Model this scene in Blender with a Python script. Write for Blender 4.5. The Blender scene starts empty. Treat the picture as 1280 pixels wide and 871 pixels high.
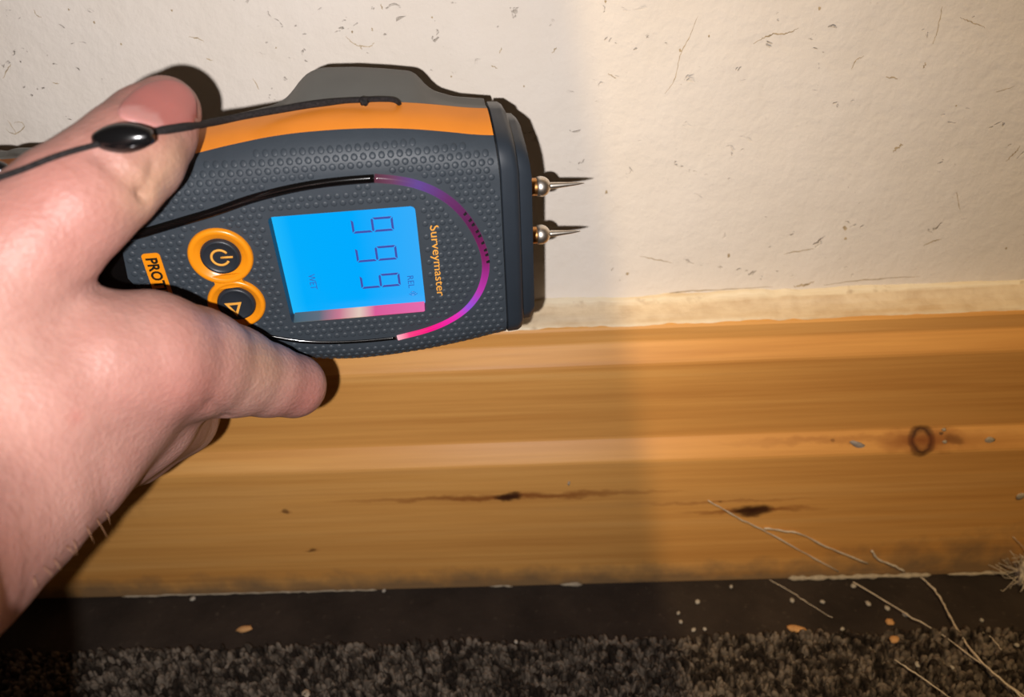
import bpy, bmesh, math, random
import numpy as np
from mathutils import Vector, Matrix, noise
from mathutils.bvhtree import BVHTree
random.seed(7)
rng = np.random.default_rng(7)
MM = 0.001
scene = bpy.context.scene
COL = scene.collection

# ------------------------------------------------------------------ camera
# all measures in millimetres; x along the wall, y into the wall, z up, floor z = 0
F, CX, CY = 1000.0, 640.0, 435.5
PITCH = math.radians(32)
_x = np.array([25300, 965, 950.0]); _x /= np.linalg.norm(_x)
_c, _s = math.cos(PITCH), math.sin(PITCH)
_z = np.array([-(_x[1]*_c + _x[2]*_s)/_x[0], _c, _s]); _z /= np.linalg.norm(_z)
_y = np.cross(_z, _x)
RC = np.array([_x, _y, _z])                    # camera axes (right, up, back) -> world
CAM = np.array([0.0, -243.35, 250.1])
cd = bpy.data.cameras.new('camera')
cd.sensor_fit = 'HORIZONTAL'; cd.lens = 5.7; cd.sensor_width = 5.7*1280/F
cd.clip_start = 0.005; cd.clip_end = 20
cd.dof.use_dof = True; cd.dof.focus_distance = 0.212; cd.dof.aperture_fstop = 2.8
cam = bpy.data.objects.new('camera', cd); COL.objects.link(cam)
M4 = Matrix([list(RC[i]) + [CAM[i]*MM] for i in range(3)] + [[0, 0, 0, 1]])
cam.matrix_world = M4
scene.camera = cam
vs = scene.view_settings
scene.display_settings.display_device = 'sRGB'
vs.view_transform = 'Standard'; vs.look = 'None'; vs.gamma = 1.0
vs.use_curve_mapping = False; vs.exposure = 0.0

# ------------------------------------------------------------------ light
w = bpy.data.worlds.new('world'); scene.world = w; w.use_nodes = True
w.node_tree.nodes['Background'].inputs[0].default_value = (1.0, 0.66, 0.40, 1)
w.node_tree.nodes['Background'].inputs[1].default_value = 0.045
def lamp(name, kind, loc, energy, color, size):
    l = bpy.data.lights.new(name, kind); l.energy = energy; l.color = color; l.shadow_soft_size = size
    o = bpy.data.objects.new(name, l); COL.objects.link(o); o.location = [c*MM for c in loc]
    return o
# the phone's flash, beside the lens
flash = lamp('phone_flash', 'SPOT', CAM + RC @ np.array([-14.5, -8.0, 1.0]), 2.55, (1.0, 0.96, 0.95), 0.0016)
flash.data.spot_size = math.radians(136); flash.data.spot_blend = 1.0
_aim = Vector(RC @ np.array([-0.32, 0.27, -1.0]))
flash.rotation_euler = _aim.to_track_quat('-Z', 'Y').to_euler()
# the room's warm lamp, beam cut off along a plane to stand in for a cast shadow's edge
room = lamp('room_lamp', 'SPOT', (-130, -900, 1500), 50.0, (1.0, 0.72, 0.37), 0.006)
room.data.spot_size = math.pi; room.data.spot_blend = 0.0045
ax = Vector((1.0, 0.045, 0.14)).normalized()
room.rotation_euler = ax.to_track_quat('-Z', 'Y').to_euler()

# ------------------------------------------------------------------ measuring helpers
def ray(px, py): return RC @ np.array([(px-CX)/F, -(py-CY)/F, -1.0])
def c2w(px, py, z): return CAM + ray(px, py)*z
def hit(px, py, axis, val):
    r = ray(px, py); return CAM + r*((val-CAM[axis])/r[axis])
_d = np.array([44, -1327, -1000.0]); _d /= np.linalg.norm(_d)
_a = np.array([1, .0927, -.0789]); _a -= _d*(_a @ _d); _a /= np.linalg.norm(_a)
DA, DV, DN = RC @ _a, -(RC @ _d), RC @ np.cross(_d, _a)   # meter: along, across (up), out of its face
DO = c2w(430, 330, 200.0)
def uv(px, py, wl=0.0):
    r = ray(px, py); t = ((DO + DN*wl - CAM) @ DN)/(r @ DN); q = CAM + r*t - DO
    return float(q @ DA), float(q @ DV)

# ------------------------------------------------------------------ mesh helpers
def mesh(name, verts, faces, mat=None, parent=None, smooth=True, angle=None, scale=MM):
    me = bpy.data.meshes.new(name)
    me.from_pydata([tuple(float(c)*scale for c in v) for v in verts], [], [tuple(int(i) for i in f) for f in faces])
    me.validate(); me.update()
    if smooth:
        me.polygons.foreach_set('use_smooth', [True]*len(me.polygons))
        if angle: me.set_sharp_from_angle(angle=math.radians(angle))
    if mat: me.materials.append(mat)
    o = bpy.data.objects.new(name, me); COL.objects.link(o)
    if parent: o.parent = parent
    return o
def tag(o, label=None, cat=None, group=None, kind=None):
    for k, v in (('label', label), ('category', cat), ('group', group), ('kind', kind)):
        if v: o[k] = v
    return o
def loft(sections, closed=True, caps=True):
    n = len(sections[0]); V = [p for s in sections for p in s]; Fc = []
    for i in range(len(sections)-1):
        for j in range(n if closed else n-1):
            k = (j+1) % n
            Fc.append((i*n+j, i*n+k, (i+1)*n+k, (i+1)*n+j))
    if caps:
        Fc.append(tuple(range(n))[::-1]); Fc.append(tuple((len(sections)-1)*n+j for j in range(n)))
    return V, Fc
def fix_normals(o):
    bm = bmesh.new(); bm.from_mesh(o.data); bmesh.ops.recalc_face_normals(bm, faces=bm.faces); bm.to_mesh(o.data); bm.free()
    return o
def smooth_path(pts, n=8):
    P = np.array(pts, float); out = []
    Q = np.vstack([2*P[0]-P[1], P, 2*P[-1]-P[-2]])
    for i in range(1, len(Q)-2):
        for t in np.arange(n)/n:
            a, b, c, d = Q[i-1], Q[i], Q[i+1], Q[i+2]
            out.append(.5*((2*b)+(c-a)*t+(2*a-5*b+4*c-d)*t*t+(3*b-a-3*c+d)*t**3))
    out.append(P[-1]); return np.array(out)
def tube(path, rad, seg=8, up=(0, 0, 1), flat=1.0):
    P = np.array(path, float); n = len(P); rad = np.broadcast_to(rad, (n,))
    T = np.gradient(P, axis=0); T /= np.linalg.norm(T, axis=1)[:, None]+1e-9
    secs = []; ref = np.array(up, float)
    for i in range(n):
        s = np.cross(T[i], ref); s /= np.linalg.norm(s)+1e-9; b = np.cross(s, T[i])
        secs.append([P[i] + rad[i]*(math.cos(2*math.pi*k/seg)*s + flat*math.sin(2*math.pi*k/seg)*b) for k in range(seg)])
    return loft(secs)
def merge(parts):
    V, Fc = [], []
    for v, f in parts:
        o = len(V); V += list(v); Fc += [tuple(i+o for i in q) for q in f]
    return V, Fc
def lathe(prof, seg=32, cap=True):
    secs = [[(r*math.cos(2*math.pi*k/seg), r*math.sin(2*math.pi*k/seg), h) for k in range(seg)] for r, h in prof]
    return loft(secs, caps=cap)
def shift(vf, du, dv, dw=0): return [(x+du, y+dv, z+dw) for x, y, z in vf[0]], vf[1]

# ------------------------------------------------------------------ materials
def srgb(r, g, b):
    f = lambda c: (c/255/12.92) if c/255 <= .04045 else ((c/255+.055)/1.055)**2.4
    return (f(r), f(g), f(b), 1.0)
class NT:
    def __init__(s, name):
        s.m = bpy.data.materials.new(name); s.m.use_nodes = True; s.t = s.m.node_tree
        s.b = s.t.nodes['Principled BSDF']
    def n(s, typ, **kw):
        nd = s.t.nodes.new(typ)
        for k, v in kw.items():
            if k.startswith('i_'):
                key = k[2:].replace('_', ' '); nd.inputs[key].default_value = v
            else: setattr(nd, k, v)
        return nd
    def l(s, a, b): s.t.links.new(a, b)
    def set(s, **kw):
        for k, v in kw.items(): s.b.inputs[k.replace('_', ' ')].default_value = v
    def coords(s, scale=(1, 1, 1), loc=(0, 0, 0), kind='Object'):
        tc = s.n('ShaderNodeTexCoord'); mp = s.n('ShaderNodeMapping'); mp.inputs['Scale'].default_value = scale; mp.inputs['Location'].default_value = loc
        s.l(tc.outputs[kind], mp.inputs['Vector']); return mp.outputs[0]
    def noise(s, co, scale, detail=4, rough=.55, dist=0.0):
        n = s.n('ShaderNodeTexNoise'); n.inputs['Scale'].default_value = scale; n.inputs['Detail'].default_value = detail
        n.inputs['Roughness'].default_value = rough; n.inputs['Distortion'].default_value = dist; s.l(co, n.inputs['Vector']); return n.outputs['Fac']
    def ramp(s, fac, stops):
        r = s.n('ShaderNodeValToRGB'); e = r.color_ramp.elements
        while len(e) < len(stops): e.new(.5)
        for el, (p, c) in zip(e, stops): el.position = p; el.color = c if len(c) == 4 else (*c, 1)
        s.l(fac, r.inputs['Fac']); return r.outputs['Color']
    def mix(s, fac, a, b, mode='MIX'):
        m = s.n('ShaderNodeMix', data_type='RGBA', blend_type=mode)
        for v, i in ((fac, 0), (a, 6), (b, 7)):
            if hasattr(v, 'links') or hasattr(v, 'is_linked'): s.l(v, m.inputs[i])
            else: m.inputs[i].default_value = v
        return m.outputs[2]
    def math(s, op, a, b=0.0, clamp=False):
        m = s.n('ShaderNodeMath', operation=op, use_clamp=clamp)
        for v, i in ((a, 0), (b, 1)):
            if hasattr(v, 'is_linked'): s.l(v, m.inputs[i])
            else: m.inputs[i].default_value = v
        return m.outputs[0]
    def bump(s, h, strength, dist):
        b = s.n('ShaderNodeBump'); b.inputs['Strength'].default_value = strength; b.inputs['Distance'].default_value = dist
        s.l(h, b.inputs['Height']); s.l(b.outputs[0], s.b.inputs['Normal'])
def plain(name, col, rough=.5, spec=.5, metal=0.0, noise_amt=.08, nscale=300, bump=0.0, coat=0.0):
    k = NT(name); k.set(Roughness=rough, Metallic=metal); k.b.inputs['Specular IOR Level'].default_value = spec; k.b.inputs['Coat Weight'].default_value = coat
    co = k.coords(); f = k.noise(co, nscale, 4)
    lo = tuple(c*(1-noise_amt) for c in col[:3]); hi = tuple(min(1, c*(1+noise_amt)) for c in col[:3])
    k.l(k.ramp(f, [(.3, lo), (.7, hi)]), k.b.inputs['Base Color'])
    if bump: k.bump(k.noise(co, nscale*8, 2), bump, .0003)
    return k.m
def emitter(name, col, strength, base=(.02, .02, .02, 1)):
    k = NT(name); k.set(Base_Color=base, Roughness=.25); k.b.inputs['Emission Color'].default_value = col; k.b.inputs['Emission Strength'].default_value = strength
    return k

# plaster
k = NT('plaster'); co = k.coords()
big = k.noise(co, 7, 4); mid = k.noise(co, 45, 5, .6); fine = k.noise(co, 260, 4, .6)
base = k.ramp(big, [(.3, srgb(226, 215, 202)), (.7, srgb(234, 225, 215))])
base = k.mix(k.ramp(mid, [(.25, (.10,)*3), (.6, (0, 0, 0))]), base, srgb(196, 180, 150))
spots = k.noise(k.coords(scale=(1, 1, 1.6), loc=(3, 1, 2)), 190, 3, .5, 1.2)
gate = k.noise(k.coords(loc=(5, 5, 5)), 32, 2)
sp = k.math('MULTIPLY', k.ramp(spots, [(.68, (0, 0, 0)), (.75, (1, 1, 1))]), k.ramp(gate, [(.48, (0, 0, 0)), (.62, (1, 1, 1))]))
base = k.mix(k.math('MULTIPLY', sp, .5), base, srgb(150, 134, 110))
k.l(base, k.b.inputs['Base Color']); k.set(Roughness=.75); k.b.inputs['Specular IOR Level'].default_value = .25
hh = k.math('ADD', k.math('MULTIPLY', mid, 1.0), k.math('MULTIPLY', fine, .35)); hh = k.math('SUBTRACT', hh, k.math('MULTIPLY', sp, 1.2))
k.bump(hh, .7, .0014); M_wall = k.m
M_crack = plain('crack_grime', srgb(180, 160, 130), .9, .1, nscale=500, noise_amt=.3)

# pine, varnished, with knots where they sit in the board
KN = [((635, 621), 6.0, 2.6, 70, 2.0, 1.0), ((940, 638), 9.0, 3.6, 30, 1.7, 1.0), ((1150, 548), 5.2, 5.8, 17, 5.0, .95), ((1190, 548), 4, 2, 30, 3.5, .45), ((357, 640), 1.6, 1.2, 3, .8, .6), ((390, 689), 2.2, .9, 4, .8, .6), ((900, 627), 1, .6, 40, 1.0, .5), ((1040, 549), 1, .6, 45, 1.6, .45)]
k = NT('varnished_pine'); co = k.coords()
g1 = k.noise(k.coords(scale=(4, 40, 110)), 1.0, 4, .5, .6)
g2 = k.noise(k.coords(scale=(14, 300, 620)), 1.0, 4, .6)
g3 = k.noise(k.coords(scale=(3, 20, 26), loc=(1, 2, 3)), 1.0, 3)
base = k.ramp(g1, [(.2, srgb(194, 132, 64)), (.5, srgb(218, 158, 84)), (.8, srgb(228, 174, 104))])
base = k.mix(k.ramp(g2, [(.35, (.34,)*3), (.6, (0, 0, 0))]), base, srgb(176, 116, 54))
base = k.mix(k.ramp(g3, [(.4, (0, 0, 0)), (.75, (.4,)*3)]), base, srgb(228, 166, 90))
tcn = k.n('ShaderNodeTexCoord'); sep = k.n('ShaderNodeSeparateXYZ'); k.l(tcn.outputs['Object'], sep.inputs[0])
jit = k.math('MULTIPLY', k.math('SUBTRACT', k.noise(k.coords(scale=(110, 110, 200)), 1.0, 4), .5), .0055)
for (px, py), rx, rz, sx, sz, dk in KN:
    p = hit(px, py, 1, -22 if py > 575 else -18.5)*MM
    def ell(a, b):
        dx = k.math('DIVIDE', k.math('SUBTRACT', sep.outputs[0], p[0]), a*MM)
        dz = k.math('DIVIDE', k.math('ADD', k.math('SUBTRACT', sep.outputs[2], p[2]), jit), b*MM)
        return k.math('SQRT', k.math('ADD', k.math('MULTIPLY', dx, dx), k.math('MULTIPLY', dz, dz)))
    st = k.ramp(ell(sx, sz), [(0, (dk*.85,)*3), (.35, (dk*.65,)*3), (1, (0, 0, 0))])
    base = k.mix(st, base, srgb(126, 62, 20))
    e = ell(rx, rz)
    if rz > 4: kn = k.ramp(e, [(0, (.15,)*3), (.38, (.12,)*3), (.62, (dk,)*3), (.85, (dk*.6,)*3), (1.0, (0, 0, 0))])
    else: kn = k.ramp(e, [(0, (dk,)*3), (.6, (dk*.9,)*3), (1, (0, 0, 0))])
    base = k.mix(kn, base, srgb(58, 28, 14))
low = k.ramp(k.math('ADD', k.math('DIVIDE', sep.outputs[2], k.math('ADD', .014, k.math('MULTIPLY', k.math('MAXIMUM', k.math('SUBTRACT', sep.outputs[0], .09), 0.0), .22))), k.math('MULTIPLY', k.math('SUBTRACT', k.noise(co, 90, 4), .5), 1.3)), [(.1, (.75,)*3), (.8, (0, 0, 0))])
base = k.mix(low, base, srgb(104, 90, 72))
k.l(base, k.b.inputs['Base Color']); k.set(Roughness=.5); k.b.inputs['Specular IOR Level'].default_value = .35; k.b.inputs['Coat Weight'].default_value = .05; k.b.inputs['Coat Roughness'].default_value = .4
k.bump(k.math('ADD', g2, g1), .12, .0006); M_wood = k.m
# old cream paint on the ledge, worn to the wood in streaks
k = NT('ledge_paint'); n1 = k.noise(k.coords(scale=(14, 160, 160)), 1.0, 5, .6); n2 = k.noise(k.coords(), 160, 4)
base = k.ramp(n1, [(.3, srgb(206, 172, 124)), (.48, srgb(232, 214, 182)), (.7, srgb(243, 232, 210))])
base = k.mix(k.ramp(n2, [(.6, (0, 0, 0)), (.75, (.6,)*3)]), base, srgb(150, 112, 72))
sp_ = k.n('ShaderNodeSeparateXYZ'); k.l(k.coords(), sp_.inputs[0])
worn = k.ramp(k.math('ADD', k.math('DIVIDE', sp_.outputs[1], -.012), k.math('MULTIPLY', k.math('SUBTRACT', n1, .5), .7)), [(.22, (0, 0, 0)), (.32, (.75,)*3), (.8, (.6,)*3), (1, (.15,)*3)])
base = k.mix(worn, base, k.ramp(n2, [(.3, srgb(196, 164, 124)), (.7, srgb(230, 206, 170))]))
k.l(base, k.b.inputs['Base Color']); k.set(Roughness=.6); k.bump(k.math('ADD', n1, n2), .5, .0012); M_ledge = k.m
# dark bare floor strip
k = NT('dark_floor'); co = k.coords(); n1 = k.noise(co, 30, 5); n2 = k.noise(co, 300, 4)
base = k.ramp(n1, [(.3, srgb(34, 28, 24)), (.7, srgb(58, 49, 42))]); base = k.mix(k.ramp(n2, [(.62, (0, 0, 0)), (.8, (.5,)*3)]), base, srgb(92, 82, 70))
k.l(base, k.b.inputs['Base Color']); k.set(Roughness=.85); k.b.inputs['Specular IOR Level'].default_value = .2; k.bump(n2, .4, .001); M_floor = k.m
# carpet
k = NT('carpet_pile'); co = k.coords(); n1 = k.noise(k.coords(scale=(1, 1, .05)), 165, 2, .5, 1.6); n2 = k.noise(co, 900, 2)
base = k.ramp(n1, [(.40, srgb(36, 30, 25)), (.50, srgb(78, 69, 60)), (.62, srgb(122, 110, 97))]); base = k.mix(k.ramp(n2, [(.3, (.4,)*3), (.7, (0, 0, 0))]), base, srgb(50, 42, 36))
k.l(base, k.b.inputs['Base Color']); k.set(Roughness=.95); k.b.inputs['Specular IOR Level'].default_value = .1; M_carpet = k.m
# skin
k = NT('skin'); co = k.coords(); n1 = k.noise(co, 60, 5, .6); n2 = k.noise(co, 420, 4, .6)
base = k.ramp(n1, [(.3, srgb(165, 120, 109)), (.7, srgb(175, 134, 122))])
at = k.n('ShaderNodeAttribute', attribute_name='red'); base = k.mix(at.outputs['Fac'], base, srgb(166, 92, 84))
at2 = k.n('ShaderNodeAttribute', attribute_name='pale'); base = k.mix(at2.outputs['Fac'], base, srgb(176, 142, 112))
base = k.mix(k.ramp(n2, [(.35, (.16,)*3), (.6, (0, 0, 0))]), base, srgb(140, 92, 82))
k.l(base, k.b.inputs['Base Color']); k.set(Roughness=.52); k.b.inputs['Specular IOR Level'].default_value = .4
k.b.inputs['Subsurface Weight'].default_value = .25; k.b.inputs['Subsurface Radius'].default_value = (1, .4, .22); k.b.inputs['Subsurface Scale'].default_value = .0022
vo = k.n('ShaderNodeTexVoronoi'); vo.inputs['Scale'].default_value = 900; k.l(co, vo.inputs['Vector'])
k.bump(k.math('ADD', k.math('MULTIPLY', vo.outputs['Distance'], .5), n2), .3, .0006); M_skin = k.m
k = NT('thumbnail'); at = k.n('ShaderNodeAttribute', attribute_name='lunula')
k.l(k.mix(at.outputs['Fac'], srgb(166, 98, 92), srgb(178, 124, 118)), k.b.inputs['Base Color']); k.set(Roughness=.4)
k.b.inputs['Subsurface Weight'].default_value = .15; k.b.inputs['Subsurface Scale'].default_value = .001; M_nail = k.m
# meter
M_grey = plain('grey_rubber', srgb(53, 60, 67), .5, .35, nscale=150, noise_amt=.06, bump=.1)
M_back = plain('grey_back_plastic', srgb(92, 92, 88), .5, .4, nscale=120, noise_amt=.05)
M_cap = plain('slate_cap_plastic', srgb(42, 49, 57), .42, .45, nscale=120, noise_amt=.05)
M_orange = plain('orange_rubber', srgb(222, 132, 40), .5, .4, nscale=100, noise_amt=.05)
M_bezel = plain('orange_gloss', srgb(228, 138, 20), .3, .5, nscale=100, noise_amt=.03)
M_button = plain('button_rubber', srgb(38, 42, 48), .4, .4, nscale=200, noise_amt=.08)
M_black = plain('black_gloss', srgb(10, 9, 9), .12, .6, nscale=200, noise_amt=.1)
M_gap = plain('black_matte', srgb(14, 14, 15), .7, .3, nscale=200, noise_amt=.1)
M_ink = plain('orange_ink', srgb(226, 160, 66), .55, .3, nscale=200, noise_amt=.05)
M_inkb = plain('black_ink', srgb(24, 18, 10), .55, .3, nscale=200, noise_amt=.05)
M_steel = plain('nickel', srgb(225, 216, 204), .38, .5, 1.0, noise_amt=.12, nscale=600)
M_brass = plain('brass', srgb(206, 150, 92), .35, .5, 1.0, noise_amt=.1, nscale=400)
M_cord = plain('cord_weave', srgb(36, 32, 32), .8, .3, nscale=1800, noise_amt=.7, bump=.6)
M_bead = plain('bead_plastic', srgb(14, 14, 15), .2, .5, nscale=300, noise_amt=.1)
M_web = plain('dust_silk', srgb(206, 192, 170), .9, .1, nscale=500, noise_amt=.15)
M_dust = plain('pale_dust', srgb(170, 156, 134), .95, .1, nscale=600, noise_amt=.2)
M_chip = plain('tan_chip', srgb(196, 148, 96), .8, .2, nscale=500, noise_amt=.2)
M_speck = plain('grit', srgb(168, 160, 146), .8, .2, nscale=500, noise_amt=.2)
M_flake = plain('grey_flake', srgb(158, 148, 140), .8, .2, nscale=500, noise_amt=.3)
k = emitter('lcd_blue', (0, 0, 0, 1), 1.0, (.0, .0, .0, 1)); k.b.inputs['Specular IOR Level'].default_value = .15
tcn = k.n('ShaderNodeTexCoord'); sep = k.n('ShaderNodeSeparateXYZ'); k.l(tcn.outputs['Object'], sep.inputs[0])
fx = k.math('DIVIDE', k.math('ADD', sep.outputs[0], .016), .035, True)
cc = k.ramp(fx, [(0, srgb(30, 180, 246)), (.12, srgb(0, 168, 246)), (.55, srgb(0, 166, 248)), (1, srgb(52, 168, 244))])
k.l(cc, k.b.inputs['Emission Color']); k.b.inputs['Emission Strength'].default_value = 1.06; M_lcd = k.m
k = emitter('lcd_ink', srgb(56, 78, 168), .75, (.02, .02, .08, 1)); M_seg = k.m
k = emitter('lcd_ink_faint', srgb(16, 96, 186), .85, (.02, .04, .1, 1)); M_segf = k.m
k = emitter('window_edge', (0, 0, 0, 1), .75, srgb(60, 66, 68))  # LED light leaking into the edge, painted as an emission gradient
tcn = k.n('ShaderNodeTexCoord'); sep = k.n('ShaderNodeSeparateXYZ'); k.l(tcn.outputs['Object'], sep.inputs[0])
fx = k.math('DIVIDE', k.math('ADD', sep.outputs[0], .016), .035, True)
k.l(k.ramp(fx, [(0, srgb(40, 70, 80)), (.2, srgb(90, 90, 95)), (.35, srgb(220, 110, 130)), (.5, srgb(250, 215, 190)), (.62, srgb(240, 60, 140)), (1, srgb(255, 90, 170))]), k.b.inputs['Emission Color']); M_edge = k.m
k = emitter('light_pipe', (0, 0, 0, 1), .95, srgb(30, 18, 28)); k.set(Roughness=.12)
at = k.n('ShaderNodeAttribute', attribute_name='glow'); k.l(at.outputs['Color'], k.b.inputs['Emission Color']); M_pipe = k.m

# ------------------------------------------------------------------ the setting
def grid_plane(name, f, nu, nv, mat):
    V = [f(i/nu, j/nv) for j in range(nv+1) for i in range(nu+1)]
    Fc = [(j*(nu+1)+i, j*(nu+1)+i+1, (j+1)*(nu+1)+i+1, (j+1)*(nu+1)+i) for j in range(nv) for i in range(nu)]
    return mesh(name, V, Fc, mat)
def wall_f(a, b):
    x = -700+1400*a; z = 90+610*b
    h = .9*noise.noise(Vector((x*.012, 3.1, z*.012))) + .35*noise.noise(Vector((x*.05, 7.7, z*.05)))
    return (x, h*.9-.2, z)
wall = grid_plane('wall_back', wall_f, 280, 122, M_wall); tag(wall, 'off-white pitted plaster wall above the wooden skirting board', kind='structure')
fl = mesh('floor', [(-700, 0, 0), (700, 0, 0), (700, -900, 0), (-700, -900, 0)], [(3, 2, 1, 0)], M_floor, smooth=False); tag(fl, 'dark bare floor strip between skirting and carpet', kind='structure')
# skirting board: stepped profile (y, z)
prof = [(2, 0), (2, 116.2), (-10.4, 112.9), (-11.6, 112.4), (-12.2, 111.6), (-12.3, 106.9), (-12.5, 106.3), (-13.0, 105.7), (-16.3, 101.6), (-16.8, 100.7), (-17, 99.8), (-17, 70.0), (-17.2, 69.2), (-17.7, 68.5), (-21.3, 63.6), (-21.8, 62.7), (-22, 61.8), (-22, 0)]
xs = np.linspace(-700, 700, 57)
secs = []
for x in xs:
    secs.append([(x, y + (.12*noise.noise(Vector((x*.02, y, z*.03))) if z > 1 else 0), z) for y, z in prof])
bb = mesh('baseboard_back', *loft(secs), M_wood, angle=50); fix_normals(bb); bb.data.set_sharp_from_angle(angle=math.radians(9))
tag(bb, 'varnished knotty pine skirting board with two stepped mouldings', kind='structure')
# paint and filler left along its top ledge, ragged at the front
secs = []
for x in np.arange(-700, 700.1, 1.6):
    n1 = noise.noise(Vector((x*.05, 0, 0))); n2 = noise.noise(Vector((x*.22, 5, 0))); n3 = noise.noise(Vector((x*.02, 9, 0)))
    fr = -11.0 + .7*n1 + .6*n2
    zl = lambda y: 116.2 + (y-2)*(3.3/12.4)
    rz = 118.0 + .9*n1 + .5*n2 + .5*n3
    secs.append([(x, 1.5, zl(0)), (x, 1.5, rz+.4), (x, -.6+.2*n2, rz), (x, -2.6+.4*n1, rz-1.0+.3*n2), (x, -4.0+.4*n3, zl(-4)+.75+.2*n1), (x, -6, zl(-6)+.35+.25*n2), (x, -8.6, zl(-8.6)+.4+.2*n3), (x, fr, zl(fr)+.3), (x, fr-.3, zl(fr)-.25), (x, -5, zl(-5)-.4)])
lp = mesh('painted_ledge', *loft(secs), M_ledge, bb, angle=60); fix_normals(lp); lp['label'] = 'ragged cream paint along the top ledge'
# cracks and scuffs in the plaster (flat marks, parts of the wall)
def wall_y(x, z):
    return wall_f((x+700)/1400, (z-90)/610)[1]
def crack(pts, wid):
    P = smooth_path([hit(px, py, 1, -.3) for px, py in pts], 7); V = []; Fc = []
    for i, p in enumerate(P):
        t = P[min(i+1, len(P)-1)]-P[max(i-1, 0)]; n = np.array([-t[2], 0, t[0]]); n /= np.linalg.norm(n)+1e-9
        ww = .75*wid*(.25+.75*math.sin(math.pi*(i+.6)/(len(P)+.2)))*(.6+.8*random.random())
        off = (random.random()-.5)*wid*.8
        for s in (-1, 1):
            q = p+n*(s*ww/2+off); V.append((q[0], wall_y(q[0], q[2])-.06, q[2]))
    for i in range(len(P)-1): Fc.append((2*i, 2*i+1, 2*i+3, 2*i+2))
    return mesh('crack', V, Fc, M_crack, wall)
CR = [([(941, 54), (955, 47), (968, 42), (982, 42), (998, 35)], .55), ([(831, 117), (843, 100), (850, 70), (862, 45), (872, 20)], .3), ([(1166, 55), (1172, 35), (1178, 8)], .4), ([(1153, 85), (1157, 78)], .6),
      ([(1116, 190), (1122, 184), (1128, 180)], 1.0), ([(1064, 87), (1070, 75), (1080, 70)], .35), ([(1107, 96), (1122, 98)], .5), ([(980, 318), (998, 314), (1018, 311)], .5), ([(1154, 307), (1166, 302), (1178, 298)], .5), ([(1258, 202), (1268, 192), (1276, 182)], .5),
      ([(1200, 22), (1215, 28), (1232, 35)], .4), ([(4, 98), (8, 88), (14, 80)], .4), ([(42, 12), (46, 19), (52, 22)], .35), ([(7, 160), (12, 165), (20, 167), (30, 160), (28, 153), (18, 153)], .35), ([(10, 150), (22, 168)], .25), ([(66, 103), (74, 105)], .35), ([(236, 46), (248, 48), (255, 52)], .4), ([(258, 73), (266, 76)], .4), ([(316, 98), (324, 112)], .3),
      ([(432, 45), (440, 53), (448, 57), (462, 58), (468, 53)], .35), ([(450, 56), (452, 62)], .4), ([(464, 35), (466, 39)], .6), ([(476, 5), (478, 12)], .4), ([(624, 67), (627, 60)], .4), ([(614, 82), (622, 86)], .4), ([(690, 67), (696, 60)], .5), ([(1196, 240), (1200, 262)], .3), ([(800, 320), (820, 324), (842, 329)], .4), ([(760, 92), (770, 98)], .35), ([(1245, 115), (1268, 108)], .3),
      ([(992, 358), (1004, 356), (1018, 352)], 1.0), ([(780, 378), (840, 366), (900, 362), (966, 358)], .5), ([(1030, 356), (1080, 350), (1150, 345)], .45)]
for pts, wd in CR: crack(pts, wd)
# pits and spatters
for (px, py), r in zip([(784, 342), (1056, 285), (1057, 298), (911, 320), (758, 240), (886, 45), (1024, 10), (757, 2), (850, 63), (118, 28), (86, 12), (215, 13), (152, 55), (564, 96), (540, 22), (655, 108), (1258, 310), (1195, 132), (345, 60), (440, 40)], [1.1, 1.3, .9, 1.2, 1, .6, .9, .8, .8, .6, .5, .6, .6, .5, .5, .5, .8, .6, .5, .6]):
    p = hit(px, py, 1, -.3); V = []
    for j in range(9):
        a = j/9*2*math.pi; rr = r*.5*(.6+.7*random.random()); x = p[0]+rr*math.cos(a); z = p[2]+rr*1.2*math.sin(a); V.append((x, wall_y(x, z)-.06, z))
    mesh('pit', V, [tuple(range(9))], M_crack, wall)

# carpet: backing plus pile of short tufts
CY0 = -52.0
cb = mesh('carpet', [(-700, CY0-1.5, 0), (700, CY0-1.5, 0), (700, -900, 0), (-700, -900, 0), (-700, CY0-1.5, 2.5), (700, CY0-1.5, 2.5), (700, -900, 2.5), (-700, -900, 2.5)], [(0, 1, 2, 3), (7, 6, 5, 4), (0, 4, 5, 1), (1, 5, 6, 2), (2, 6, 7, 3), (3, 7, 4, 0)], M_carpet, smooth=False)
tag(cb, 'mottled taupe and brown loop carpet ending short of the skirting', 'carpet')
V, Fc = [], []
def tuft(x, y, s):
    a = random.random()*math.pi; l = s*(1.0+.7*random.random()); b = s*(.6+.3*random.random()); h = 2.3+1.6*random.random()
    o = len(V); ca, sa = math.cos(a), math.sin(a); tx, ty = (random.random()-.5)*1.2, (random.random()-.5)*1.2
    for zz, f in ((2.0, 1.0), (2.0+h*.65, .95), (2.0+h, .5)):
        for kx, ky in ((1, 0), (.4, .9), (-.6, .8), (-1, 0), (-.4, -.9), (.6, -.8)):
            q = (zz-2)/h
            V.append((x+f*(kx*l*ca-ky*b*sa)+tx*q, y+f*(kx*l*sa+ky*b*ca)+ty*q, zz))
    for i in range(2):
        for j in range(6): Fc.append((o+i*6+j, o+i*6+(j+1) % 6, o+i*6+6+(j+1) % 6, o+i*6+6+j))
    Fc.append(tuple(o+12+j for j in range(6)))
y = CY0
while y > -300:
    near = y > -95; st = 2.2 if near else 3.6
    x = -320 + random.random()
    while x < 300:
        tuft(x+(random.random()-.5)*1.6, y+(random.random()-.5)*1.6+(2*noise.noise(Vector((x*.04, 0, 0))) if y > CY0-4 else 0), 1.15 if near else 1.9); x += st
    y -= st*.85
pile = mesh('pile', V, Fc, M_carpet, cb); tag(pile, kind='stuff')

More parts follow.
